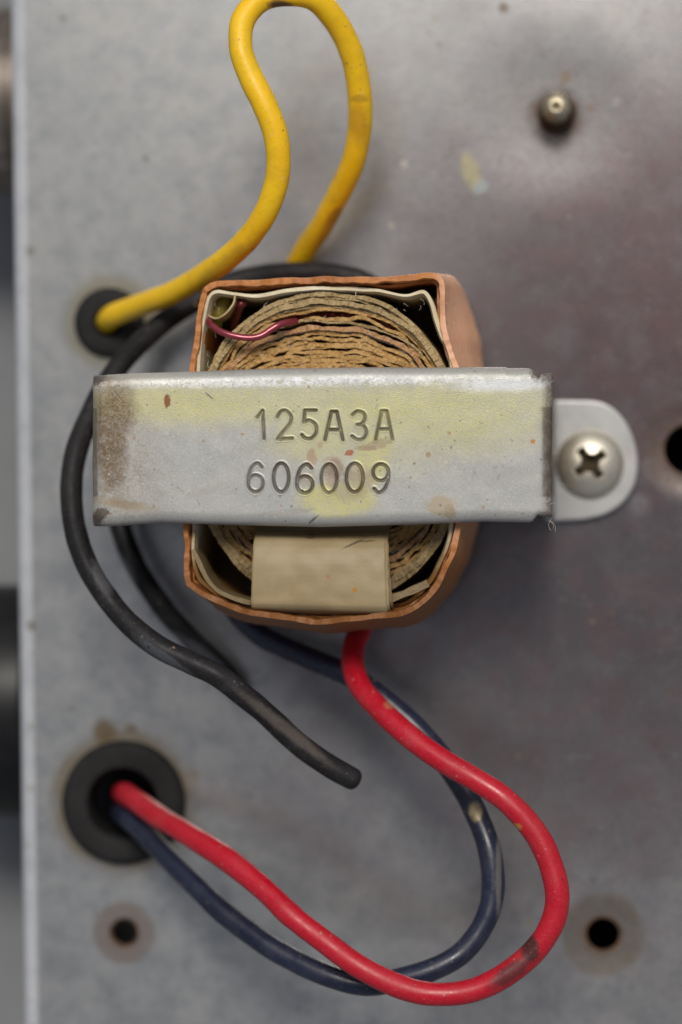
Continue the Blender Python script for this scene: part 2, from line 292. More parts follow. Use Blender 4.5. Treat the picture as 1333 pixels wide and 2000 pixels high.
for px, rx, ry, a_, cc_, k_ in (((520, 1178), .18, .08, 10, (.36, .26, .14), .7), ((690, 1188), .3, .07, 0, (.34, .25, .13), .6), ((690, 1062), .12, .012, 25, (.1, .07, .04), .9), ((716, 1057), .10, .010, 5, (.12, .09, .05), .8),
        ((694, 1152), .025, .025, 0, (.42, .2, .03), 1), ((642, 1126), .02, .02, 0, (.36, .17, .08), 1), ((605, 1048), .05, .03, 0, (.16, .1, .06), .8), ((530, 1080), .3, .3, 0, (.42, .33, .2), .4)):
    c_ = TAPE.mix(TAPE.ma('MULTIPLY', TAPE.blob(XY(*px, 2.95), rx, ry, a_, .5, .8, n_), k_), c_, cc_)
TAPE.col(c_); TAPE = TAPE.m
ENAM = mat_simple('dark_red_enamelled_copper', (.13, .018, .02), (.19, .03, .03), .3, .25, 6, .1).m
ENAM2 = mat_simple('red_violet_enamel', (.22, .025, .045), (.28, .04, .06), .22, .35, 6, .05, coat=.4).m
STEEL = mat_simple('core_steel', (.03, .027, .025), (.06, .05, .045), .6, .6, 5, .3, stretch=(1, 14, 1)).m
NICKEL = mat_simple('nickel_screw', (.74, .67, .54), (.80, .74, .61), .44, .85, 5, .2, .006, 22, dust=((9, .06, (.25, .18, .1), .6),)).m
DIRTN = mat_simple('dirty_screw', (.10, .065, .03), (.20, .14, .08), .45, .7, 6, .3, .01, 25).m
FOOTM = mat_simple('grey_zinc_foot', (.34, .34, .335), (.40, .395, .385), .42, .45, 3, .2, .008, 30, dust=((7, .05, (.4, .28, .18), .5),)).m
RUBB = mat_simple('black_rubber', (.012, .0115, .0115), (.02, .019, .019), .7, 0, 3, .3, .01, 30, spec=.2).m
BENCH = mat_simple('grey_bench', (.16, .165, .17), (.19, .195, .20), .6, 0, .6, .1).m
KNOBB = mat_simple('black_knob_plastic', (.008, .008, .009), (.013, .013, .014), .4, 0, 3, .1, spec=.25).m
KNOBM = mat_simple('brown_grey_knob_metal', (.10, .08, .065), (.26, .22, .19), .4, .5, 2, .3, stretch=(5, .3, .3)).m
HAIR = mat_simple('pale_fibre', (.6, .52, .42), (.7, .62, .5), .6).m
YEL = mat_wire('yellow_insulation', (.94, .54, .004), (.96, .60, .008), (.48, .30, .02), .30, .45,
    spots=(((545, 6), 3, .12, .05, 0, (.1, .05, .03), .95), ((650, 420), 1.2, .13, .05, 40, (.3, .13, .02), .6), ((700, 190), 2.2, .1, .04, 0, (.35, .16, .02), .5),
           ((700, 240), 2.0, .1, .2, 0, (.45, .2, .02), .5), ((495, 487), 2.6, .04, .03, 0, (.5, .1, .03), .9), ((440, 520), 2.4, .5, .12, 30, (.45, .27, .02), .6),
           ((640, 450), 1.0, .25, .08, 50, (.42, .24, .02), .6)), sub=.12)
RED = mat_wire('red_insulation', (.44, .003, .016), (.50, .006, .022), (.40, .10, .09), .20, .42,
    spots=(((1036, 1848), 2.7, .10, .15, 10, (.05, .015, .012), .95), ((1000, 1895), 2.7, .28, .09, 35, (.07, .02, .02), .85), ((520, 1772), 2.2, .06, .04, 0, (.5, .22, .1), .9),
           ((1010, 1612), 2.7, .05, .04, 0, (.5, .25, .05), .8), ((770, 1370), 1.8, .08, .04, 0, (.45, .2, .1), .6)), sub=.08)
BLU = mat_wire('navy_insulation', (.008, .011, .028), (.014, .019, .045), (.07, .075, .10), .25, .4,
    spots=(((930, 1583), 2.0, .07, .10, 10, (.34, .26, .13), .9), ((936, 1590), 2.0, .03, .05, 0, (.5, .4, .2), .8), ((975, 1700), 2.1, .03, .5, 0, (.2, .19, .17), .5)))
BLK = mat_wire('black_insulation', (.010, .010, .011), (.019, .018, .019), (.060, .055, .058), .4, .55,
    spots=(((560, 1420), 2.5, .6, .06, -40, (.12, .10, .085), .6), ((200, 1125), 2.5, .08, .2, 30, (.13, .13, .14), .5), ((330, 1285), 2.6, .4, .06, -35, (.14, .15, .17), .4)))

# ---------------------------------------------------------------- mesh helpers
def link(name, me, m, parent=None, smooth=True):
    me.name = name
    o = bpy.data.objects.new(name, me); S.collection.objects.link(o)
    if m: me.materials.append(m)
    if smooth: me.polygons.foreach_set('use_smooth', [True] * len(me.polygons))
    if parent is not None:
        o.parent = parent; o.matrix_parent_inverse = parent.matrix_basis.inverted()
    me.update(); return o
def mesh(v, f):
    me = bpy.data.meshes.new('m'); me.from_pydata([tuple(map(float, p)) for p in v], [], [tuple(map(int, q)) for q in f]); me.update(); return me
def tag(o, label, cat, group=None):
    o['label'] = label; o['category'] = cat
    if group: o['group'] = group
    return o
def thing(name, loc, label, cat, group=None):
    o = bpy.data.objects.new(name, None); S.collection.objects.link(o); o.location = loc; o.empty_display_size = .3
    return tag(o, label, cat, group)
def cr(pts, n, closed=False):
    """Catmull-Rom through pts, n samples by arc length"""
    p = np.array(pts, float); k = len(p)
    q = np.vstack([p[-1:], p, p[:2]]) if closed else np.vstack([2 * p[0] - p[1], p, 2 * p[-1] - p[-2]])
    out = []
    for i in range(k if closed else k - 1):
        a, b, c, d = q[i:i + 4]
        for t in np.linspace(0, 1, 24, endpoint=False):
            out.append(.5 * ((2 * b) + (c - a) * t + (2 * a - 5 * b + 4 * c - d) * t * t + (3 * b - a - 3 * c + d) * t ** 3))
    if not closed: out.append(p[-1])
    else: out.append(out[0])
    out = np.array(out); L = np.r_[0, np.cumsum(np.linalg.norm(np.diff(out, axis=0), axis=1))]
    s = np.linspace(0, L[-1], n, endpoint=not closed)
    return np.stack([np.interp(s, L, out[:, j]) for j in range(out.shape[1])], 1)
def tube(name, path, r, m, parent=None, seg=24, n=None, caps=(True, True), wob=.05):
    kk = .012 if r > .1 else 0
    L = sum((Vector(path[i]) - Vector(path[i + 1])).length for i in range(len(path) - 1))
    p = cr(path, n or max(16, int(L / .035)))
    p = p + np.array([[kk * mn.noise(Vector(q) * 1.9 + Vector((5, 0, 0))), kk * mn.noise(Vector(q) * 1.9 + Vector((0, 9, 0))), 0] for q in p]); k = len(p); T = np.gradient(p, axis=0); T /= np.linalg.norm(T, axis=1)[:, None]
    nrm = Vector(T[0]).orthogonal().normalized(); V = []; rad = []; cen = []; fr = []
    for i in range(k):
        t = Vector(T[i]); nrm = (nrm - t * nrm.dot(t)).normalized(); fr.append((nrm.copy(), t.cross(nrm)))
        rad.append(r * (1 + wob * mn.noise(Vector(p[i]) * 1.7) + wob * .6 * mn.noise(Vector(p[i]) * 5))); cen.append(Vector(p[i]))
    rows = [(cen[i], fr[i], rad[i]) for i in range(k)]
    def cap(i, sgn):
        t = Vector(T[i]) * sgn; return [(cen[i] + t * rad[i] * .75 * math.sin(a), fr[i], max(1e-4, rad[i] * math.cos(a) ** .8)) for a in (R(20), R(40), R(60), R(78), R(89))]
    if caps[0]: rows = cap(0, -1)[::-1] + rows
    if caps[1]: rows = rows + cap(k - 1, 1)
    for c, (a, b), q in rows:
        for j in range(seg):
            th = 2 * math.pi * j / seg; V.append(c + (a * math.cos(th) + b * math.sin(th)) * q)
    F = [(i * seg + j, i * seg + (j + 1) % seg, (i + 1) * seg + (j + 1) % seg, (i + 1) * seg + j) for i in range(len(rows) - 1) for j in range(seg)]
    F.append(tuple(range(seg))[::-1]); F.append(tuple((len(rows) - 1) * seg + j for j in range(seg)))
    return link(name, mesh(V, F), m, parent)
def loft(loops, closed=True):
    n = len(loops[0]); V = [p for l in loops for p in l]; k = len(loops); F = []
    for i in range(k if closed else k - 1):
        a, b = i * n, ((i + 1) % k) * n
        for j in range(n): F.append((a + j, a + (j + 1) % n, b + (j + 1) % n, b + j))
    return mesh(V, F)
def lathe(prof, c, n=64, axis='z'):
    V = []; F = []
    for r, z in prof:
        for j in range(n):
            t = 2 * math.pi * j / n
            a, b = r * math.cos(t), r * math.sin(t)
            V.append((c[0] + a, c[1] + b, c[2] + z) if axis == 'z' else (c[0] - z, c[1] + a, c[2] + b))
    for i in range(len(prof) - 1):
        for j in range(n): F.append((i * n + j, i * n + (j + 1) % n, (i + 1) * n + (j + 1) % n, (i + 1) * n + j))
    return V, F
def fix(me):
    bm = bmesh.new(); bm.from_mesh(me); bmesh.ops.recalc_face_normals(bm, faces=bm.faces); bm.to_mesh(me); bm.free(); return me
def nz(x, y, s=1., o=0.): return mn.noise(Vector((x * s + o, y * s - o * .7, o * 1.3)))

# ---------------------------------------------------------------- bench and chassis plate
me = mesh([(-120, -120, -4.2), (120, -120, -4.2), (120, 120, -4.2), (-120, 120, -4.2)], [(0, 1, 2, 3)])
o = link('ground', me, BENCH, smooth=False); o['kind'] = 'structure'

plate = thing('chassis_plate', (0, 0, 0), 'grey zinc sheet metal chassis plate with painted-in purple brown reflection and drilled holes, under everything', 'metal plate')
TH = .12
Y0, Y1, X1 = -10.5, 10.5, 9.5
# (pixel, patch radius, hole radius, dish profile depth)
holes = [((243, 1822), .50, .165, 0), ((1178, 1826), .62, .205, -.018), ((1347, 878), .62, .30, -.02), ((215, 628), .50, .30, 0), ((240, 1566), .80, .58, 0), ((1088, 222), 1.25, .17, -.022)]
NS = 72
cu = bpy.data.curves.new('outline', 'CURVE'); cu.dimensions = '2D'; cu.fill_mode = 'BOTH'
def poly(pts):
    s = cu.splines.new('POLY'); s.points.add(len(pts) - 1); s.use_cyclic_u = True
    for q, p in zip(s.points, pts): q.co = (p[0], p[1], 0, 1)
BR = .11
poly([(xl(Y0) + BR, Y0), (X1, Y0), (X1, Y1), (xl(Y1) + BR, Y1)])
for px, Rp, rh, dz in holes:
    c = XY(*px); poly([(c[0] + Rp * math.cos(2 * math.pi * j / NS), c[1] + Rp * math.sin(2 * math.pi * j / NS)) for j in range(NS)])
co = bpy.data.objects.new('outline', cu); S.collection.objects.link(co)
dg = bpy.context.evaluated_depsgraph_get(); fm = bpy.data.meshes.new_from_object(co.evaluated_get(dg)); bpy.data.objects.remove(co)
bm = bmesh.new(); bm.from_mesh(fm)
for f in bm.faces:
    if f.normal.z < 0: f.normal_flip()
    f.smooth = False
def addgrid(V, F, smooth=True):
    vs = [bm.verts.new(v) for v in V]
    for f in F:
        try: bm.faces.new([vs[i] for i in f]).smooth = smooth
        except ValueError: pass
for px, Rp, rh, dz in holes:
    c = XY(*px); prof = []
    for i in range(15):
        t = i / 14; r = Rp + (rh - Rp) * t
        prof.append((r, dz * (3 * t * t - 2 * t ** 3)))
    prof += [(rh - .012, dz - .012), (rh - .014, dz - TH)]
    V, F = lathe(prof, (c[0], c[1], 0), NS); k_ = len(bm.faces); addgrid(V, F); bm.faces.ensure_lookup_table()
    for f in bm.faces[k_ + 13 * NS:]: f.material_index = 1
# folded left edge and the other three skirts
ys = np.linspace(Y0, Y1, 90); V = []; na = 12
for y in ys:
    dx = .006 * nz(0, y, .8)
    for k in range(na + 1):
        a = math.pi / 2 * k / na; V.append((xl(y) + BR - BR * math.sin(a) + dx * (k / na), y, -BR + BR * math.cos(a)))
    V.append((xl(y) + dx, y, -4.1))
w_ = na + 2
addgrid(V, [(i * w_ + j, (i + 1) * w_ + j, (i + 1) * w_ + j + 1, i * w_ + j + 1) for i in range(len(ys) - 1) for j in range(w_ - 1)])
for a, b in (((X1, Y0), (X1, Y1)), ((X1, Y1), (xl(Y1), Y1)), ((xl(Y0), Y0), (X1, Y0))):
    addgrid([(a[0], a[1], 0), (b[0], b[1], 0), (b[0], b[1], -4.1), (a[0], a[1], -4.1)], [(0, 1, 2, 3)], False)
bm.to_mesh(fm); bm.free()
o = link('plate_sheet', fm, PLATE, plate, smooth=False); fm.materials.append(mat_simple('dark_hole_wall', (.05, .03, .02), (.12, .07, .04), .7).m)  # hole walls get a darker brown than the sheet

# ---------------------------------------------------------------- knobs on the chassis side, half out of the frame
def knob(name, pxc, half, x_edge, m, label, ridged, cat='knob'):
    yc = P(0, pxc, -1.6).y; xr = xl(yc) - .03
    r = half / K * 1.12; n = 96 if ridged else 64
    prof = [(.001, 0), (r * .9, 0), (r * .99, .02), (r, .06), (r, 1.2), (r * .93, 1.32), (.001, 1.34)]
    V, F = lathe(prof, (xr, yc, -1.75), n, 'x')
    if ridged:
        V = [(x, yc + (y - yc) * (1 + (.018 if (i // 2) % 2 else 0)), z) for i, (x, y, z) in enumerate(V)]
    t = thing(name, (xr - .6, yc, -1.75), label, cat)
    link('knob_body', fix(mesh(V, F)), m, t, smooth=not ridged)
    V, F = lathe([(.28, -.5), (.28, 0)], (xr, yc, -1.75), 24, 'x'); link('shaft', fix(mesh(V, F)), DIRTN, t)
    V, F = lathe([(.001, 1.345), (r * .7, 1.345), (r * .72, 1.37), (r * .7, 1.39), (.001, 1.39)], (xr, yc, -1.75), 48, 'x'); link('knob_cap', fix(mesh(V, F)), m, t)
knob('metal_knob', 195, 185, 14, KNOBM, 'brown grey ribbed metal knob beside the upper left edge of the plate', True)
knob('black_knob', 1370, 238, 26, KNOBB, 'large black plastic knob beside the lower left edge of the plate', False)

# ---------------------------------------------------------------- grommets
def grommet(px, ro, ri, h, label):
    c = XY(*px, h * .5); prof = [(ri + .02, -.5), (ri, -.2)]
    for k in range(9):
        a = math.pi * k / 8 ; prof.append((ri + .05 - .05 * math.cos(a / 2 * 1) , h * math.sin(a / 2)))
    for k in range(9):
        a = math.pi / 2 * k / 8; prof.append((ro - .10 + .10 * math.sin(a), h * (.35 + .65 * math.cos(a)) if k < 8 else .003))
    V, F = lathe(prof, (c[0], c[1], 0), 80)
    o = link('rubber_grommet', fix(mesh(V, F)), RUBB)
    return tag(o, label, 'grommet', 'rubber grommets in the plate')
grommet((213, 630), .42, .15, .13, 'small black rubber grommet with the yellow wire going into it')
grommet((241, 1568), .745, .40, .16, 'large black rubber grommet with the red and blue wires going into it')

# ---------------------------------------------------------------- screws
def phillips(pxc, z0, Rr, hh, ang):
    c = P(*pxc, z0 + hh * .6); nr, na = 90, 200; V = []; F = []; KK = []
    for i in range(nr):
        r = Rr * (i / (nr - 1)) ** .9
        for j in range(na):
            t = 2 * math.pi * j / na; x, y = r * math.cos(t), r * math.sin(t)
            q = r / Rr; z = hh * (1 - q ** 2.3) ** .62 if q < 1 else 0
            ca, sa = math.cos(-R(ang)), math.sin(-R(ang)); u, v = abs(x * ca - y * sa) / Rr, abs(x * sa + y * ca) / Rr
            aw, al = .105, .52
            def inside(u, v): return min(aw + .02 - v + .0 * u, al - u)
            d = max(inside(u, v), inside(v, u), (.27 - (u + v) * .72) * 1.2)
            k = min(1, max(0, (d + .02) / .075)); k = k * k * (3 - 2 * k)
            z -= hh * (.80 * k) * (1 - .35 * q)
            z += .004 * nz(x, y, 9) * (1 - q)
            V.append((c.x + x, c.y + y, z0 + z)); KK.append(k)
    for i in range(nr - 1):
        for j in range(na): F.append((i * na + j, i * na + (j + 1) % na, (i + 1) * na + (j + 1) % na, (i + 1) * na + j))
    MI = [1 if min(KK[q] for q in f) > .45 else 0 for f in F] + [0] * na
    b = len(V)
    for j in range(na): V.append((c.x + Rr * math.cos(2 * math.pi * j / na), c.y + Rr * math.sin(2 * math.pi * j / na), z0 - .04))
    for j in range(na): F.append(((nr - 1) * na + j, (nr - 1) * na + (j + 1) % na, b + (j + 1) % na, b + j))
    me = mesh(V, F); me.polygons.foreach_set('material_index', MI); bm = bmesh.new(); bm.from_mesh(me); bmesh.ops.remove_doubles(bm, verts=bm.verts, dist=1e-6); bmesh.ops.recalc_face_normals(bm, faces=bm.faces); bm.to_mesh(me); bm.free()
    return me, c
FZ = .13
me, c = phillips((1153, 905), FZ + .045, .395, .22, 36)
t = thing('crosshead_screw', (c.x, c.y, FZ), 'nickel crosshead screw with domed head fixing the bracket foot to the plate', 'screw', None)
o = link('screw_head', me, NICKEL, t); me.materials.append(mat_simple('recess_grime', (.03, .022, .012), (.07, .052, .03), .8, 0, 8, .3, spec=.2).m)
V, F = lathe([(.001, -.6), (.19, -.6), (.19, .01)], (c.x, c.y, FZ), 24); link('shank', fix(mesh(V, F)), DIRTN, t)
c = XY(1088, 222)
t = thing('screw_tip', (c[0], c[1], 0), 'small brassy screw end poking up through a dimple in the plate', 'screw')
prof = [(.165, -.4)]
for k in range(9): z = -.06 + k * .055; prof += [(.165, z), (.195, z + .014), (.165, z + .03)]
V, F = lathe(prof, (c[0], c[1], 0), 40); link('thread', fix(mesh(V, F)), DIRTN, t)
prof = [(.16, .40), (.175, .46), (.18, .54)] + [(.175 * math.cos(a), .56 + .10 * math.sin(a)) for a in np.linspace(0, 1.25, 12)] + [(.045, .65), (.03, .60), (.001, .59)]
V, F = lathe(prof, (c[0], c[1], 0), 48); link('rounded_end', fix(mesh(V, F)), mat_simple('dull_brass_screw', (.34, .29, .20), (.46, .40, .29), .42, .9, 7, .4, .01, 22, dust=((12, .3, (.12, .08, .05), .7),)).m, t)

# ---------------------------------------------------------------- transformer
tc = P(640, 880, H); T = thing('transformer', (tc.x, tc.y, 0), 'small transformer with paper wound coil under a grey stamped steel bracket', 'transformer')
# stamped glyphs as strokes
def arc(cx, cy, rx, ry, a0, a1, n=18): return [(cx + rx * math.cos(R(a)), cy + ry * math.sin(R(a))) for a in np.linspace(a0, a1, n)]
six = [arc(.5, .29, .47, .29, 0, 360, 30), [tuple(q) for q in cr([(.90, .86), (.62, 1.), (.25, .85), (.05, .52), (.03, .30)], 16)]]
G = {'1': [[(.95, 0), (.75, 1)], [(.75, 1), (.05, .76)]],
     '2': [[tuple(q) for q in cr([(.03, .78), (.25, .97), (.6, 1.), (.93, .80), (.85, .55), (.4, .25), (.05, .0)], 26)], [(.05, 0), (1, .02)]],
     '5': [[(.95, 1), (.2, 1), (.12, .58)], [tuple(q) for q in cr([(.12, .58), (.5, .64), (.93, .48), (.95, .2), (.6, 0.), (.2, .02), (.0, .13)], 26)]],
     'A': [[(0, 0), (.36, 1)], [(.36, 1), (.66, 1)], [(.66, 1), (1, 0)], [(.14, .36), (.86, .36)]],
     '3': [[tuple(q) for q in cr([(.03, .88), (.35, 1.), (.78, .93), (.85, .72), (.62, .55), (.35, .53)], 20)],
           [tuple(q) for q in cr([(.35, .53), (.78, .48), (.97, .25), (.75, .03), (.35, 0.), (.0, .12)], 20)]],
     '6': six, '0': [arc(.5, .5, .48, .5, 0, 360, 34)], '9': [[(1 - x, 1 - y) for x, y in s] for s in six]}
rowA = zip('125A3A', ((502, 517), (541, 571), (590, 619), (635, 670), (688, 717), (734, 767))); rowB = zip('606009', ((484, 515), (534, 565), (579, 612), (627, 659), (676, 710), (728, 760)))
segs = []
for row, y0, y1 in ((rowA, 803, 858), (rowB, 906, 962)):
    for ch, (x0, x1) in row:
        jy = random.uniform(-1.5, 1.5); dep = random.uniform(.85, 1.25)
        for st in G[ch]:
            q = [XY(x0 + (x1 - x0) * a, y1 + jy - (y1 - y0) * b, H) for a, b in st]
            segs += [(*q[i], *q[i + 1], dep) for i in range(len(q) - 1)]
segs = np.array(segs)
def groove(X, Y):
    out = np.zeros(X.shape); lo = segs[:, [0, 2]].min() - .1; hi = segs[:, [0, 2]].max() + .1; l2 = segs[:, [1, 3]].min() - .1; h2 = segs[:, [1, 3]].max() + .1
    msk = (X > lo) & (X < hi) & (Y > l2) & (Y < h2); x = X[msk]; y = Y[msk]; best = np.full(x.shape, 9.); dp = np.ones(x.shape)
    for ax, ay, bx, by, d in segs:
        vx, vy = bx - ax, by - ay; t = np.clip(((x - ax) * vx + (y - ay) * vy) / (vx * vx + vy * vy + 1e-12), 0, 1)
        q = np.hypot(x - ax - t * vx, y - ay - t * vy); u = q < best; best[u] = q[u]; dp[u] = d
    wv = .0205; k = np.clip(1 - best / wv, 0, 1)
    out[msk] = -.036 * dp * (k ** .7) + .0025 * np.exp(-((best - .028) / .007) ** 2)
    return out
# bracket: top with rolled long sides
xL, xR = P(178, 880, H).x, P(1078, 870, H).x; rb = .13; RL = .13
def yT(x): t = (x - xL) / (xR - xL); return P(0, 734 - 14 * min(1, t * 2.2) ** .8 + (2 if t > .9 else 0), H).y + .006 * nz(x, 0, 1.5)
def yB(x): t = (x - xL) / (xR - xL); return P(0, np.interp(t, [0, .06, .15, .3, .5, .7, .85, .97, 1], [1029, 1027, 1021, 1025, 1029, 1024, 1018, 1020, 1021]), H).y
gx0, gx1 = P(470, 880, H).x, P(782, 880, H).x
xs = np.unique(np.concatenate([np.linspace(xL + rb, gx0, 90), np.linspace(gx0, gx1, 340), np.linspace(gx1, xR - rb, 90)]))
gy0, gy1 = P(0, 972, H).y, P(0, 795, H).y
NA, NF = 10, 5
V = []; inset = .13
cols = []
for x in xs:
    a, b = yT(x), yB(x); col = []; fd = .34
    for k in range(NF): col.append((x, a + .012 * (1 - k / NF), H - fd + (fd - RL) * k / NF))
    for k in range(NA): th = math.pi / 2 * k / NA; col.append((x, a - RL + RL * math.cos(th), H - RL + RL * math.sin(th)))
    yy = np.concatenate([np.linspace(a - RL, gy1, 16)[:-1], np.linspace(gy1, gy0, 200)[:-1], np.linspace(gy0, b + RL, 10)])
    for y in yy: col.append((x, y, H))
    for k in range(1, NA + 1): th = math.pi / 2 * k / NA; col.append((x, b + RL - RL * math.sin(th), H - RL + RL * math.cos(th)))
    for k in range(1, NF + 1): col.append((x, b, H - RL - (fd - RL) * k / NF))
    cols.append(col)
A = np.array(cols); nc = A.shape[1]; flat = slice(NF + NA, NF + NA + 16 - 1 + 199 + 10)
A[:, flat, 2] += groove(A[:, flat, 0], A[:, flat, 1])
for i in range(A.shape[0]):
    for j in range(nc):
        x, y = A[i, j, :2]
        A[i, j, 2] += .007 * nz(x, y, .9) + .0022 * nz(x, y, 5, 3) + (-.012 * max(0, 1 - (xR - rb - x) / .5) ** 2)
V = A.reshape(-1, 3); F = []
for i in range(A.shape[0] - 1):
    for j in range(nc - 1):
        tt = (NF + NA - 1 - j) / (NA - 1) if j < NF + NA else ((j - (nc - NF - NA)) / (NA - 1) if j > nc - NF - NA else -1)
        if tt > 0 and (xs[i + 1] - (xR - rb - .13)) / .13 > 1.05 - tt: continue
        if xs[i] < xL + rb + .015 and (j < NF or j > nc - NF - 2): continue
        F.append((i * nc + j, i * nc + j + 1, (i + 1) * nc + j + 1, (i + 1) * nc + j))
base = len(V); V = list(map(tuple, V))
# end straps, curved over and down to the plate
def strap(x_end, sgn, col, zlow):
    j0, j1 = (NF + NA - 4, nc - NF - NA + 3) if sgn > 0 else (NF + 1, nc - NF - 1)
    js = list(range(j0, NF + NA)) + list(range(NF + NA, nc - NF - NA)) + list(range(nc - NF - NA, j1)); prof = []
    for k in range(0, NA + 1): th = math.pi / 2 * k / NA; prof.append((rb * math.sin(th), -rb + rb * math.cos(th)))
    for z in np.linspace(-rb, zlow - H, 14)[1:]: prof.append((rb, z))
    b0 = len(V)
    for dx, dz in prof:
        for j in js:
            x, y, z = col[j]; V.append((x_end + sgn * dx + .008 * nz(y, dz, 3) * min(1, -dz / .08), y, z + dz))
    n = len(js)
    for i in range(len(prof) - 1):
        for j in range(n - 1): F.append((b0 + i * n + j, b0 + i * n + j + 1, b0 + (i + 1) * n + j + 1, b0 + (i + 1) * n + j) if sgn > 0 else (b0 + i * n + j, b0 + (i + 1) * n + j, b0 + (i + 1) * n + j + 1, b0 + i * n + j + 1))
strap(xR - rb, 1, A[-1], .10); strap(xL + rb, -1, A[0], .004)
me = mesh(V, F); bm = bmesh.new(); bm.from_mesh(me); bmesh.ops.remove_doubles(bm, verts=bm.verts, dist=2e-4); bmesh.ops.recalc_face_normals(bm, faces=bm.faces)
tot = sum(f.normal.z * f.calc_area() for f in bm.faces)
if tot < 0: bmesh.ops.reverse_faces(bm, faces=bm.faces)
bm.to_mesh(me); bm.free()
o = link('bracket', me, BRACKET, T); sm = o.modifiers.new('thickness', 'SOLIDIFY'); sm.thickness = .07; sm.offset = -1
# foot
fp = [(1062, 781), (1120, 781), (1165, 783), (1195, 795), (1222, 822), (1240, 860), (1247, 900), (1243, 940), (1228, 970), (1205, 993), (1175, 1008), (1140, 1016), (1062, 1020)]
fo = [XY(*q, FZ) for q in [fp[0]] + [tuple(v) for v in cr(fp[1:-1], 60)] + [fp[-1]]]
bm = bmesh.new(); f = bm.faces.new([bm.verts.new((x, y, .006)) for x, y in fo]); r_ = bmesh.ops.extrude_face_region(bm, geom=[f])
bmesh.ops.translate(bm, verts=[v for v in r_['geom'] if isinstance(v, bmesh.types.BMVert)], vec=(0, 0, FZ - .006)); bmesh.ops.recalc_face_normals(bm, faces=bm.faces)
me = bpy.data.meshes.new('m'); bm.to_mesh(me); bm.free(); o = link('foot', me, FOOTM, T, smooth=False)
bv = o.modifiers.new('edge', 'BEVEL'); bv.width = .03; bv.segments = 3; bv.limit_method = 'ANGLE'; bv.angle_limit = R(60)
# core behind the bracket
x0, x1, y0, y1 = xL + .22, xR - .24, yB(0) + .2, yT(0) - .2
me = mesh([(a, b, c) for c in (.02, 2.62) for a, b in ((x0, y0), (x1, y0), (x1, y1), (x0, y1))], [(3, 2, 1, 0), (4, 5, 6, 7), (0, 1, 5, 4), (1, 2, 6, 5), (2, 3, 7, 6), (3, 0, 4, 7)])
link('core', me, STEEL, T, smooth=False)

# coil wrapper
N = 700
Tp = [(372, 722), (383, 640), (393, 580), (404, 560), (440, 549), (550, 543), (700, 542), (800, 539), (845, 538), (862, 548), (868, 575), (868, 615), (874, 660), (893, 705), (903, 760), (905, 900), (900, 1040), (880, 1100), (845, 1160), (790, 1196), (700, 1212), (600, 1214), (500, 1206), (430, 1180), (378, 1150), (362, 1130), (360, 1040), (364, 900), (368, 800)]
Lo = {8: (872, 541), 9: (892, 553), 10: (906, 580), 11: (922, 628), 12: (934, 676), 13: (941, 716), 14: (944, 770), 15: (944, 900), 16: (925, 1040), 17: (902, 1112), 18: (864, 1172), 19: (806, 1216), 20: (710, 1230), 21: (600, 1231), 22: (500, 1221), 23: (428, 1190)}
ZT = 2.88
top = [XY(*q, ZT) for q in Tp]; mid = [XY(*Lo[i], 2.1) if i in Lo else (top[i][0], top[i][1]) for i in range(len(Tp))]
low = [((m_[0]), (m_[1])) for m_ in mid]
def sm_loop(pts): return cr(pts, N, True)
LT, LM = sm_loop(top), sm_loop(mid); cen = LT.mean(0)
def off(L, d):
    t = np.roll(L, -2, 0) - np.roll(L, 2, 0); t /= np.linalg.norm(t, axis=1)[:, None] + 1e-9; nrm = np.stack([t[:, 1], -t[:, 0]], 1)
    s = np.sign(((L - cen) * nrm).sum()); return L + nrm * s * (np.asarray(d)[:, None] if np.ndim(d) else d)
def wz(L, z, a, s, o=0.): return [(p[0], p[1], z + a * nz(p[0], p[1], s, o)) for p in L]
nvec = np.array([nz(p[0], p[1], 4, 2) for p in LT]); nv2 = np.array([nz(p[0], p[1], 1.6, 7) for p in LT])
LT2 = off(LT, nvec * .02 + nv2 * .035); LM2 = off(LM, nv2 * .04 + nvec * .02)
nf = np.array([nz(p[0], p[1], 11, 5) for p in LT])
def zr(L, z, k=1.): return [(p[0], p[1], z + k * (.05 * nz(p[0], p[1], 2.2) + .026 * nz(p[0], p[1], 6, 3) + .018 * nz(p[0], p[1], 19, 8))) for p in L]
def ply(L, Lm, t, zt, name, deep=.25):
    lo = [[(p[0], p[1], deep) for p in off(Lm, -.03)], [(p[0], p[1], 1.1) for p in Lm], [(p[0], p[1], 2.1) for p in Lm],
         wz((Lm * .5 + L * .5), 2.5, .03, 3), zr(off(L, .012), zt - .10, .6), zr(L, zt), zr(off(L, -t), zt + .005), zr(off(L, -t - .01), zt - .10, .6), wz(off(L, -t - .01), 2.3, 0, 1), wz(off(Lm, -t - .04), deep, 0, 1)]
    o = link(name, fix(loft(lo)), WRAP, T); es = o.modifiers.new('edges', 'EDGE_SPLIT'); es.split_angle = R(50)
nf2 = np.array([nz(p[0], p[1], 5, 21) for p in LT])
ply(LT2 + 0, LM2, .058 + .014 * nf + .010 * nf2, ZT + .01, 'tape_wrapper')
ply(off(LT2, -.066 + .012 * nf2), off(LM2, -.07), .022, ZT - .15, 'tape_wrapper', .3)
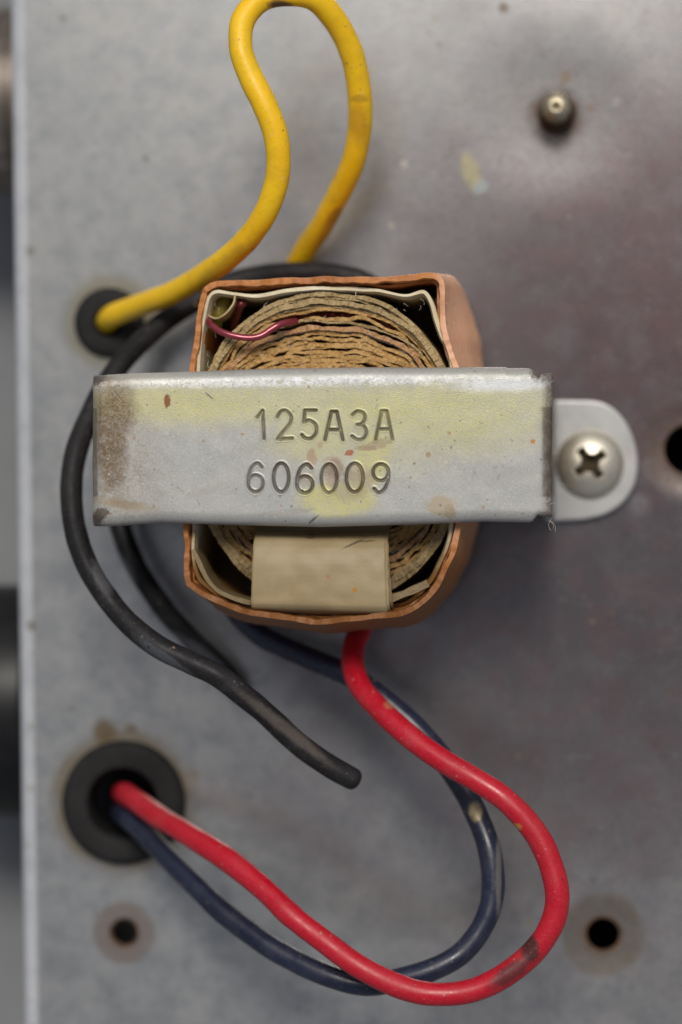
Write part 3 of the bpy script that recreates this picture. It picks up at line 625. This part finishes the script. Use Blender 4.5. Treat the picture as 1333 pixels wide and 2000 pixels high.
# cream liner
Lp = [(384, 720), (390, 660), (400, 600), (408, 577), (425, 567), (460, 571), (500, 573), (560, 563), (640, 559), (720, 561), (765, 569), (795, 572), (828, 566), (846, 588), (857, 622), (866, 655), (888, 712), (892, 900), (884, 1040), (860, 1105), (822, 1160), (760, 1190), (600, 1198), (480, 1188), (405, 1150), (380, 1110), (376, 1000), (378, 800)]
LL = cr([XY(*q, 2.84) for q in Lp], N, True)
lv = np.array([nz(p[0], p[1], 3, 5) for p in LL]); th = .035 + .02 * np.array([nz(p[0], p[1], 2.5, 9) for p in LL])
LO = off(LL, lv * .02)
def lz(L, z): return [(p[0], p[1], z + .07 * nz(p[0], p[1], 2.5, 4) - .5 * min(1, max(0, (-.9 - p[1]) / .5))) for p in L]
link('paper_liner', fix(loft([[(p[0], p[1], .4) for p in LO], lz(LO, 2.82), lz(off(LO, -th), 2.84), lz(off(LO, -th - .02), 2.7), [(p[0], p[1], .4) for p in off(LO, -th - .02)]])), LINER, T, smooth=False)
# wound layers
cx, cy = 640, 876
def sup(a, b, n, NN, jit):
    th = np.linspace(0, 2 * math.pi, NN, endpoint=False); out = []
    for k, t in enumerate(th):
        c, s = math.cos(t), math.sin(t); x = a * math.copysign(abs(c) ** (2 / n), c); y = b * math.copysign(abs(s) ** (2 / n), s)
        out.append((x, y))
    return np.array(out)
def layer(d, thick, m, z, name='paper_layer', amp=3., jag=1., seed=0, zj=.03, ns=.02, zbot=.25):
    NN = 1500; b = 305 - d; a = 262 - d * .45; base_ = sup(a, b, 2.2 + d / 300, NN, 0)
    L = math.hypot; outl, innl = [], []
    for x, y in base_:
        r = L(x, y); ux, uy = x / r, y / r
        n1 = mn.noise(Vector((x * ns, y * ns, seed * 3.7))); n2 = mn.noise(Vector((x * .11, y * .11, seed * 2.1 + 9))) * 1.1 + mn.noise(Vector((x * .5, y * .5, seed * 2.1))) * .4; n3 = mn.noise(Vector((x * .11, y * .11, seed * 5.3 + 40))) * 1.1 + mn.noise(Vector((x * .5, y * .5, seed * 6.1))) * .4
        n4 = mn.noise(Vector((x * ns * 2.2, y * ns * 2.2, seed * 1.9 + 3)))
        ro = n1 * amp + n4 * amp * .5
        o_ = ro + n2 * jag; i_ = ro - thick * (1 + .35 * n4) + n3 * jag
        zb_ = zbot * min(1, max(0, (-y - 100) / 60)); zz = z - zb_ + .05 * n1 + zj * n2
        outl.append((x + ux * o_, y + uy * o_, zz)); innl.append((x + ux * i_, y + uy * i_, z - zb_ + .05 * n1 + zj * n3))
    def W(l, dz=0, zf=None): return [(*XY(cx + x, cy - y, z), (zf if zf is not None else zz + dz)) for x, y, zz in l]
    return link(name, fix(loft([W(outl, zf=.6), W(outl, -.05), W(outl), W(innl), W(innl, -.05), W(innl, zf=.6)])), m, T, smooth=False)
sd_ = 0
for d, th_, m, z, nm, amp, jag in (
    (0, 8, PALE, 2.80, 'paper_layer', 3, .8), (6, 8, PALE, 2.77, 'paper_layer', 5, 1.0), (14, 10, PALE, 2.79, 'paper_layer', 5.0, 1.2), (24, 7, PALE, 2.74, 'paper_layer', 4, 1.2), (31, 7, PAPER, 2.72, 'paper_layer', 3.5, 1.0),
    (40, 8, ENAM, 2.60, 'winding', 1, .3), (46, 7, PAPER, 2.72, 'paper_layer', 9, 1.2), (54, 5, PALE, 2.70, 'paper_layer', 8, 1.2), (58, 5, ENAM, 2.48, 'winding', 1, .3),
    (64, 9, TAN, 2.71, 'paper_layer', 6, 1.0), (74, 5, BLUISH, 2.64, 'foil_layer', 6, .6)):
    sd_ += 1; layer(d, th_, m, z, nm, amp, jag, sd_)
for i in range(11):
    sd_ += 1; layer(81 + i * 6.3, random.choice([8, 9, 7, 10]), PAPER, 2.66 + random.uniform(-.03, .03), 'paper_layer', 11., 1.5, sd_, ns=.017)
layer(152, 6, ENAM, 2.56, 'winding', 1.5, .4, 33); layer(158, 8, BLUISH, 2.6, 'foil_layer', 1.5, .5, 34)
# fill under the layers so that gaps go dark, not through
V, F = lathe([(.001, 2.2), (1, 2.2), (1, .4)], (0, 0, 0), 64); cc = P(cx, cy, 2.2)
V = [(cc.x + x * 1.30, cc.y + y * 1.5, z) for x, y, z in V]; link('gap_fill', fix(mesh(V, F)), TAN, T)
fl = off(LO, -.02); V = [(p[0], p[1], 1.3) for p in fl[::5]] + [(p[0], p[1], 1.2) for p in fl[::5]]; n_ = len(V) // 2
F = [tuple(range(n_)), tuple(range(n_, 2 * n_))[::-1]] + [(i, (i + 1) % n_, n_ + (i + 1) % n_, n_ + i) for i in range(n_)]
link('hollow_floor', fix(mesh(V, F)), mat_simple('dark_hollow_fill', (.05, .028, .014), (.09, .05, .025), .8).m, T, smooth=False)  # dark sheet added so the hollows round the coil look dark
# copper magnet wire end
def pth(l): return [P(*q) for q in l]
tube('magnet_wire', pth([(402, 618, 2.62), (412, 633, 2.84), (432, 648, 2.93), (462, 657, 2.95), (490, 660, 2.94), (512, 655, 2.92), (532, 642, 2.90), (552, 632, 2.86), (578, 628, 2.7)]), .038, ENAM2, T, 14, wob=.05)
tube('inner_lead', pth([(418, 640, 2.3), (428, 606, 2.45), (438, 590, 2.4), (450, 570, 2.2)]), .085, mat_simple('stained_yellow_sleeve', (.24, .20, .03), (.34, .28, .06), .5).m, T, 14)
tube('magnet_wire', pth([(478, 585, 2.1), (475, 592, 2.62), (468, 600, 2.60), (455, 640, 2.2)]), .05, ENAM, T, 12)
def ribbon(name, pts, z0, z1, th, m, zn=.0, n=80):
    p = cr([XY(*q, (z0 + z1) / 2) for q in pts], n); t = np.gradient(p, axis=0); t /= np.linalg.norm(t, axis=1)[:, None]; nr = np.stack([-t[:, 1], t[:, 0]], 1)
    V = []; F = []
    for i in range(n):
        w2 = th * .5 * (1 + .3 * nz(*p[i], 6)); zt = z1 + zn * nz(*p[i], 3)
        for s, z in ((1, z0), (1, zt), (-1, zt), (-1, z0)): V.append((p[i][0] + nr[i][0] * w2 * s, p[i][1] + nr[i][1] * w2 * s, z))
    for i in range(n - 1):
        for j in range(4): F.append((i * 4 + j, i * 4 + (j + 1) % 4, i * 4 + 4 + (j + 1) % 4, i * 4 + 4 + j))
    F += [(0, 1, 2, 3), ((n - 1) * 4 + 3, (n - 1) * 4 + 2, (n - 1) * 4 + 1, (n - 1) * 4)]
    return link(name, fix(mesh(V, F)), m, T, smooth=False)
ribbon('paper_curl', [(404, 602), (412, 617), (428, 624), (446, 616), (462, 597), (466, 578)], 2.3, 2.80, .02, PALE, .05)
ribbon('paper_strip', [(383, 1072), (396, 1098), (412, 1130), (432, 1152), (462, 1166), (496, 1176)], 2.35, 2.86, .045, PALE, .05)
ribbon('paper_strip', [(745, 1174), (780, 1163), (812, 1150), (838, 1138)], 2.5, 2.85, .085, PALE, .03)
ribbon('paper_strip', [(378, 1040), (386, 1070), (402, 1110), (432, 1150)], 2.2, 2.7, .03, PAPER, .05)
# folded tape over the lower coil end
def sheet(name, xa, xb, xa2, xb2, ybot, dz, m, rag=0.):
    nu, nv = 60, 90; V = []; kx = np.array([(0, 2.50), (.2, 2.60), (.32, 2.84), (.5, 2.94), (.8, 2.95), (.93, 2.90), (1, 2.60)]); q_ = cr(kx, 400); zc = np.interp(np.linspace(0, 1, 200), q_[:, 0], q_[:, 1])
    for j in range(nv):
        v = j / (nv - 1); py = 985 + (ybot - 985) * v
        z = zc[int(v * 199)] + dz
        for i in range(nu):
            u = i / (nu - 1); a = xa + (xa2 - xa) * v; b = xb + (xb2 - xb) * v
            px = a + (b - a) * u; q = XY(px + (rag * nz(v * 6, u * 2, 2, dz * 99) if i in (0, nu - 1) else 0), py + (4 * math.sin(u * 3.14) if v < .3 else 0) + 4 * v * u * 2, 2.95)
            V.append((q[0], q[1], z + .018 * nz(q[0], q[1], 2, dz * 50) - .03 * max(0, abs(u - .5) * 2 - .9) * 1.5 + .016 * nz(q[0], q[1], 5, 11) + .025 * math.sin(u * 3.14)))
    F = [(j * nu + i, j * nu + i + 1, (j + 1) * nu + i + 1, (j + 1) * nu + i) for j in range(nv - 1) for i in range(nu - 1)]
    o = link(name, fix(mesh(V, F)), m, T); s = o.modifiers.new('thickness', 'SOLIDIFY'); s.thickness = .018; s.offset = 0
sheet('tape_strip', 497, 750, 490, 757, 1200, 0, TAPE, 1.5)
sheet('tape_strip', 505, 753, 503, 762, 1196, -.022, TAPE, 2); sheet('tape_strip', 505, 752, 505, 768, 1190, -.045, PALE, 2)
if False: ribbon('torn_flap', [(360, 1128), (358, 1145), (360, 1160), (366, 1164)], 2.5, 2.84, .04, WRAP, .08)

# ---------------------------------------------------------------- wires
def wire(name, pts, r, m, label, caps=(True, True), group='insulated wires of the transformer'):
    o = tube(name, pth(pts), r, m, None, 28, caps=caps); return tag(o, label, 'wire', group)
wire('insulated_wire', [(206, 640, -.8), (209, 632, -.1), (222, 617, .35), (270, 598, .75), (330, 576, 1.25), (385, 545, 1.7), (437, 510, 2.1), (488, 462, 2.45), (524, 405, 2.7), (542, 340, 2.85), (540, 270, 2.95), (518, 205, 3.0), (490, 150, 3.0), (470, 95, 3.0), (475, 40, 2.95), (510, 0, 2.85), (560, -12, 2.75), (615, -2, 2.6), (655, 40, 2.4), (685, 100, 2.2), (701, 170, 2.0), (703, 240, 1.8), (692, 310, 1.55), (665, 375, 1.2), (632, 435, .8), (602, 480, .45), (580, 520, .25), (566, 560, .2), (560, 620, .2), (560, 680, .3)], .134, YEL,
     'bright yellow wire looping up from the small grommet and down behind the coil')
wire('insulated_wire', [(430, 1130, .5), (462, 1195, .75), (505, 1238, .95), (548, 1262, 1.05), (600, 1284, 1.2), (660, 1309, 1.4), (715, 1340, 1.5), (775, 1388, 1.6), (835, 1445, 1.7), (888, 1512, 1.85), (930, 1590, 2.0), (958, 1665, 2.1), (963, 1740, 2.15), (945, 1805, 2.2), (903, 1860, 2.25), (845, 1893, 2.3), (775, 1915, 2.3), (710, 1922, 2.3), (640, 1905, 2.25), (560, 1868, 2.1), (480, 1815, 1.9), (400, 1748, 1.6), (330, 1678, 1.2), (280, 1625, .8), (245, 1593, .3), (235, 1585, -.6)], .128, BLU,
     'dark navy blue wire curving beneath the red wire into the large grommet')
wire('insulated_wire', [(720, 1180, .9), (707, 1225, 1.2), (692, 1262, 1.45), (690, 1305, 1.7), (709, 1348, 1.95), (748, 1393, 2.2), (806, 1443, 2.45), (868, 1488, 2.6), (935, 1527, 2.7), (992, 1566, 2.75), (1040, 1618, 2.75), (1073, 1680, 2.75), (1088, 1745, 2.75), (1078, 1805, 2.72), (1043, 1858, 2.7), (985, 1906, 2.7), (920, 1936, 2.7), (855, 1942, 2.7), (785, 1928, 2.72), (710, 1893, 2.7), (635, 1840, 2.6), (565, 1784, 2.5), (505, 1728, 2.3), (440, 1676, 2.0), (370, 1631, 1.6), (305, 1592, 1.15), (262, 1562, .7), (243, 1550, .1), (240, 1552, -.6)], .131, RED,
     'bright red wire hanging from the coil in a wide bend into the large grommet')
wire('insulated_wire', [(760, 590, .8), (720, 552, .62), (660, 536, .6), (585, 532, .58), (510, 538, .55), (440, 557, .55), (370, 595, .65), (300, 645, .85), (235, 712, 1.2), (185, 795, 1.5), (151, 880, 1.8), (140, 960, 2.0), (150, 1045, 2.2), (185, 1130, 2.4), (240, 1205, 2.55), (305, 1260, 2.7), (370, 1293, 2.75), (430, 1323, 2.75), (490, 1369, 2.65), (540, 1413, 2.55), (595, 1462, 2.45), (640, 1494, 2.4), (688, 1521, 2.35)], .126, BLK,
     'long black wire curving round the left of the bracket, its loose end pointing lower right')
wire('insulated_wire', [(420, 880, .3), (320, 885, .4), (240, 920, .6), (224, 970, .65), (238, 1040, .75), (272, 1118, .8), (322, 1190, .85), (374, 1248, .55), (416, 1288, .4), (442, 1316, .35), (462, 1344, .3)], .125, BLK,
     'short black wire coming from beneath the bracket and passing under the other black wire')

# ---------------------------------------------------------------- dust fibres
V = []; F = []
def hair(px, py, z, ang, L, bend):
    p0 = P(px, py, z); d = Vector((math.cos(R(ang)), math.sin(R(ang)), 0)); q = Vector((-d.y, d.x, 0)); n = 10
    for i in range(n):
        t = i / (n - 1); c = p0 + d * L * t + q * bend * math.sin(t * 2.6) * L + Vector((0, 0, .02 * math.sin(t * 5)))
        b = len(V)
        for k in range(4): a = math.pi / 2 * k; V.append(tuple(c + q * .0022 * math.cos(a) + Vector((0, 0, .0022 * math.sin(a)))))
        if i:
            for k in range(4): F.append((b + k, b + (k + 1) % 4, b - 4 + (k + 1) % 4, b - 4 + k))
for a in ((1072, 1015, 3.05, -70, .14, .3), (1078, 1012, 3.05, -85, .13, -.3), (1066, 1016, 3.0, -60, .12, .4), (1074, 760, 3.15, 50, .1, .4), (345, 948, H + .01, -60, .16, .2),
          (385, 975, H + .01, -80, .1, .2), (700, 585, 2.9, 80, .1, .4), (520, 612, 2.9, 70, .12, .4), (412, 722, 3.0, 95, .1, .3), (1098, 965, .3, 40, .12, .5), (1070, 995, 3.1, 10, .1, .6)):
    hair(*a)
for i in range(46):
    t = random.random()
    hair(random.uniform(400, 880), random.uniform(566, 716), 2.80, random.uniform(0, 360), random.uniform(.03, .09), random.uniform(-.5, .5))
for i in range(26): hair(random.uniform(210, 1050), random.uniform(760, 1010), H + .012, random.uniform(0, 360), random.uniform(.02, .07), random.uniform(-.5, .5))
o = link('dust_fibres', mesh(V, F), HAIR); o['kind'] = 'stuff'; o['label'] = 'fine pale dust fibres clinging to the bracket and coil'
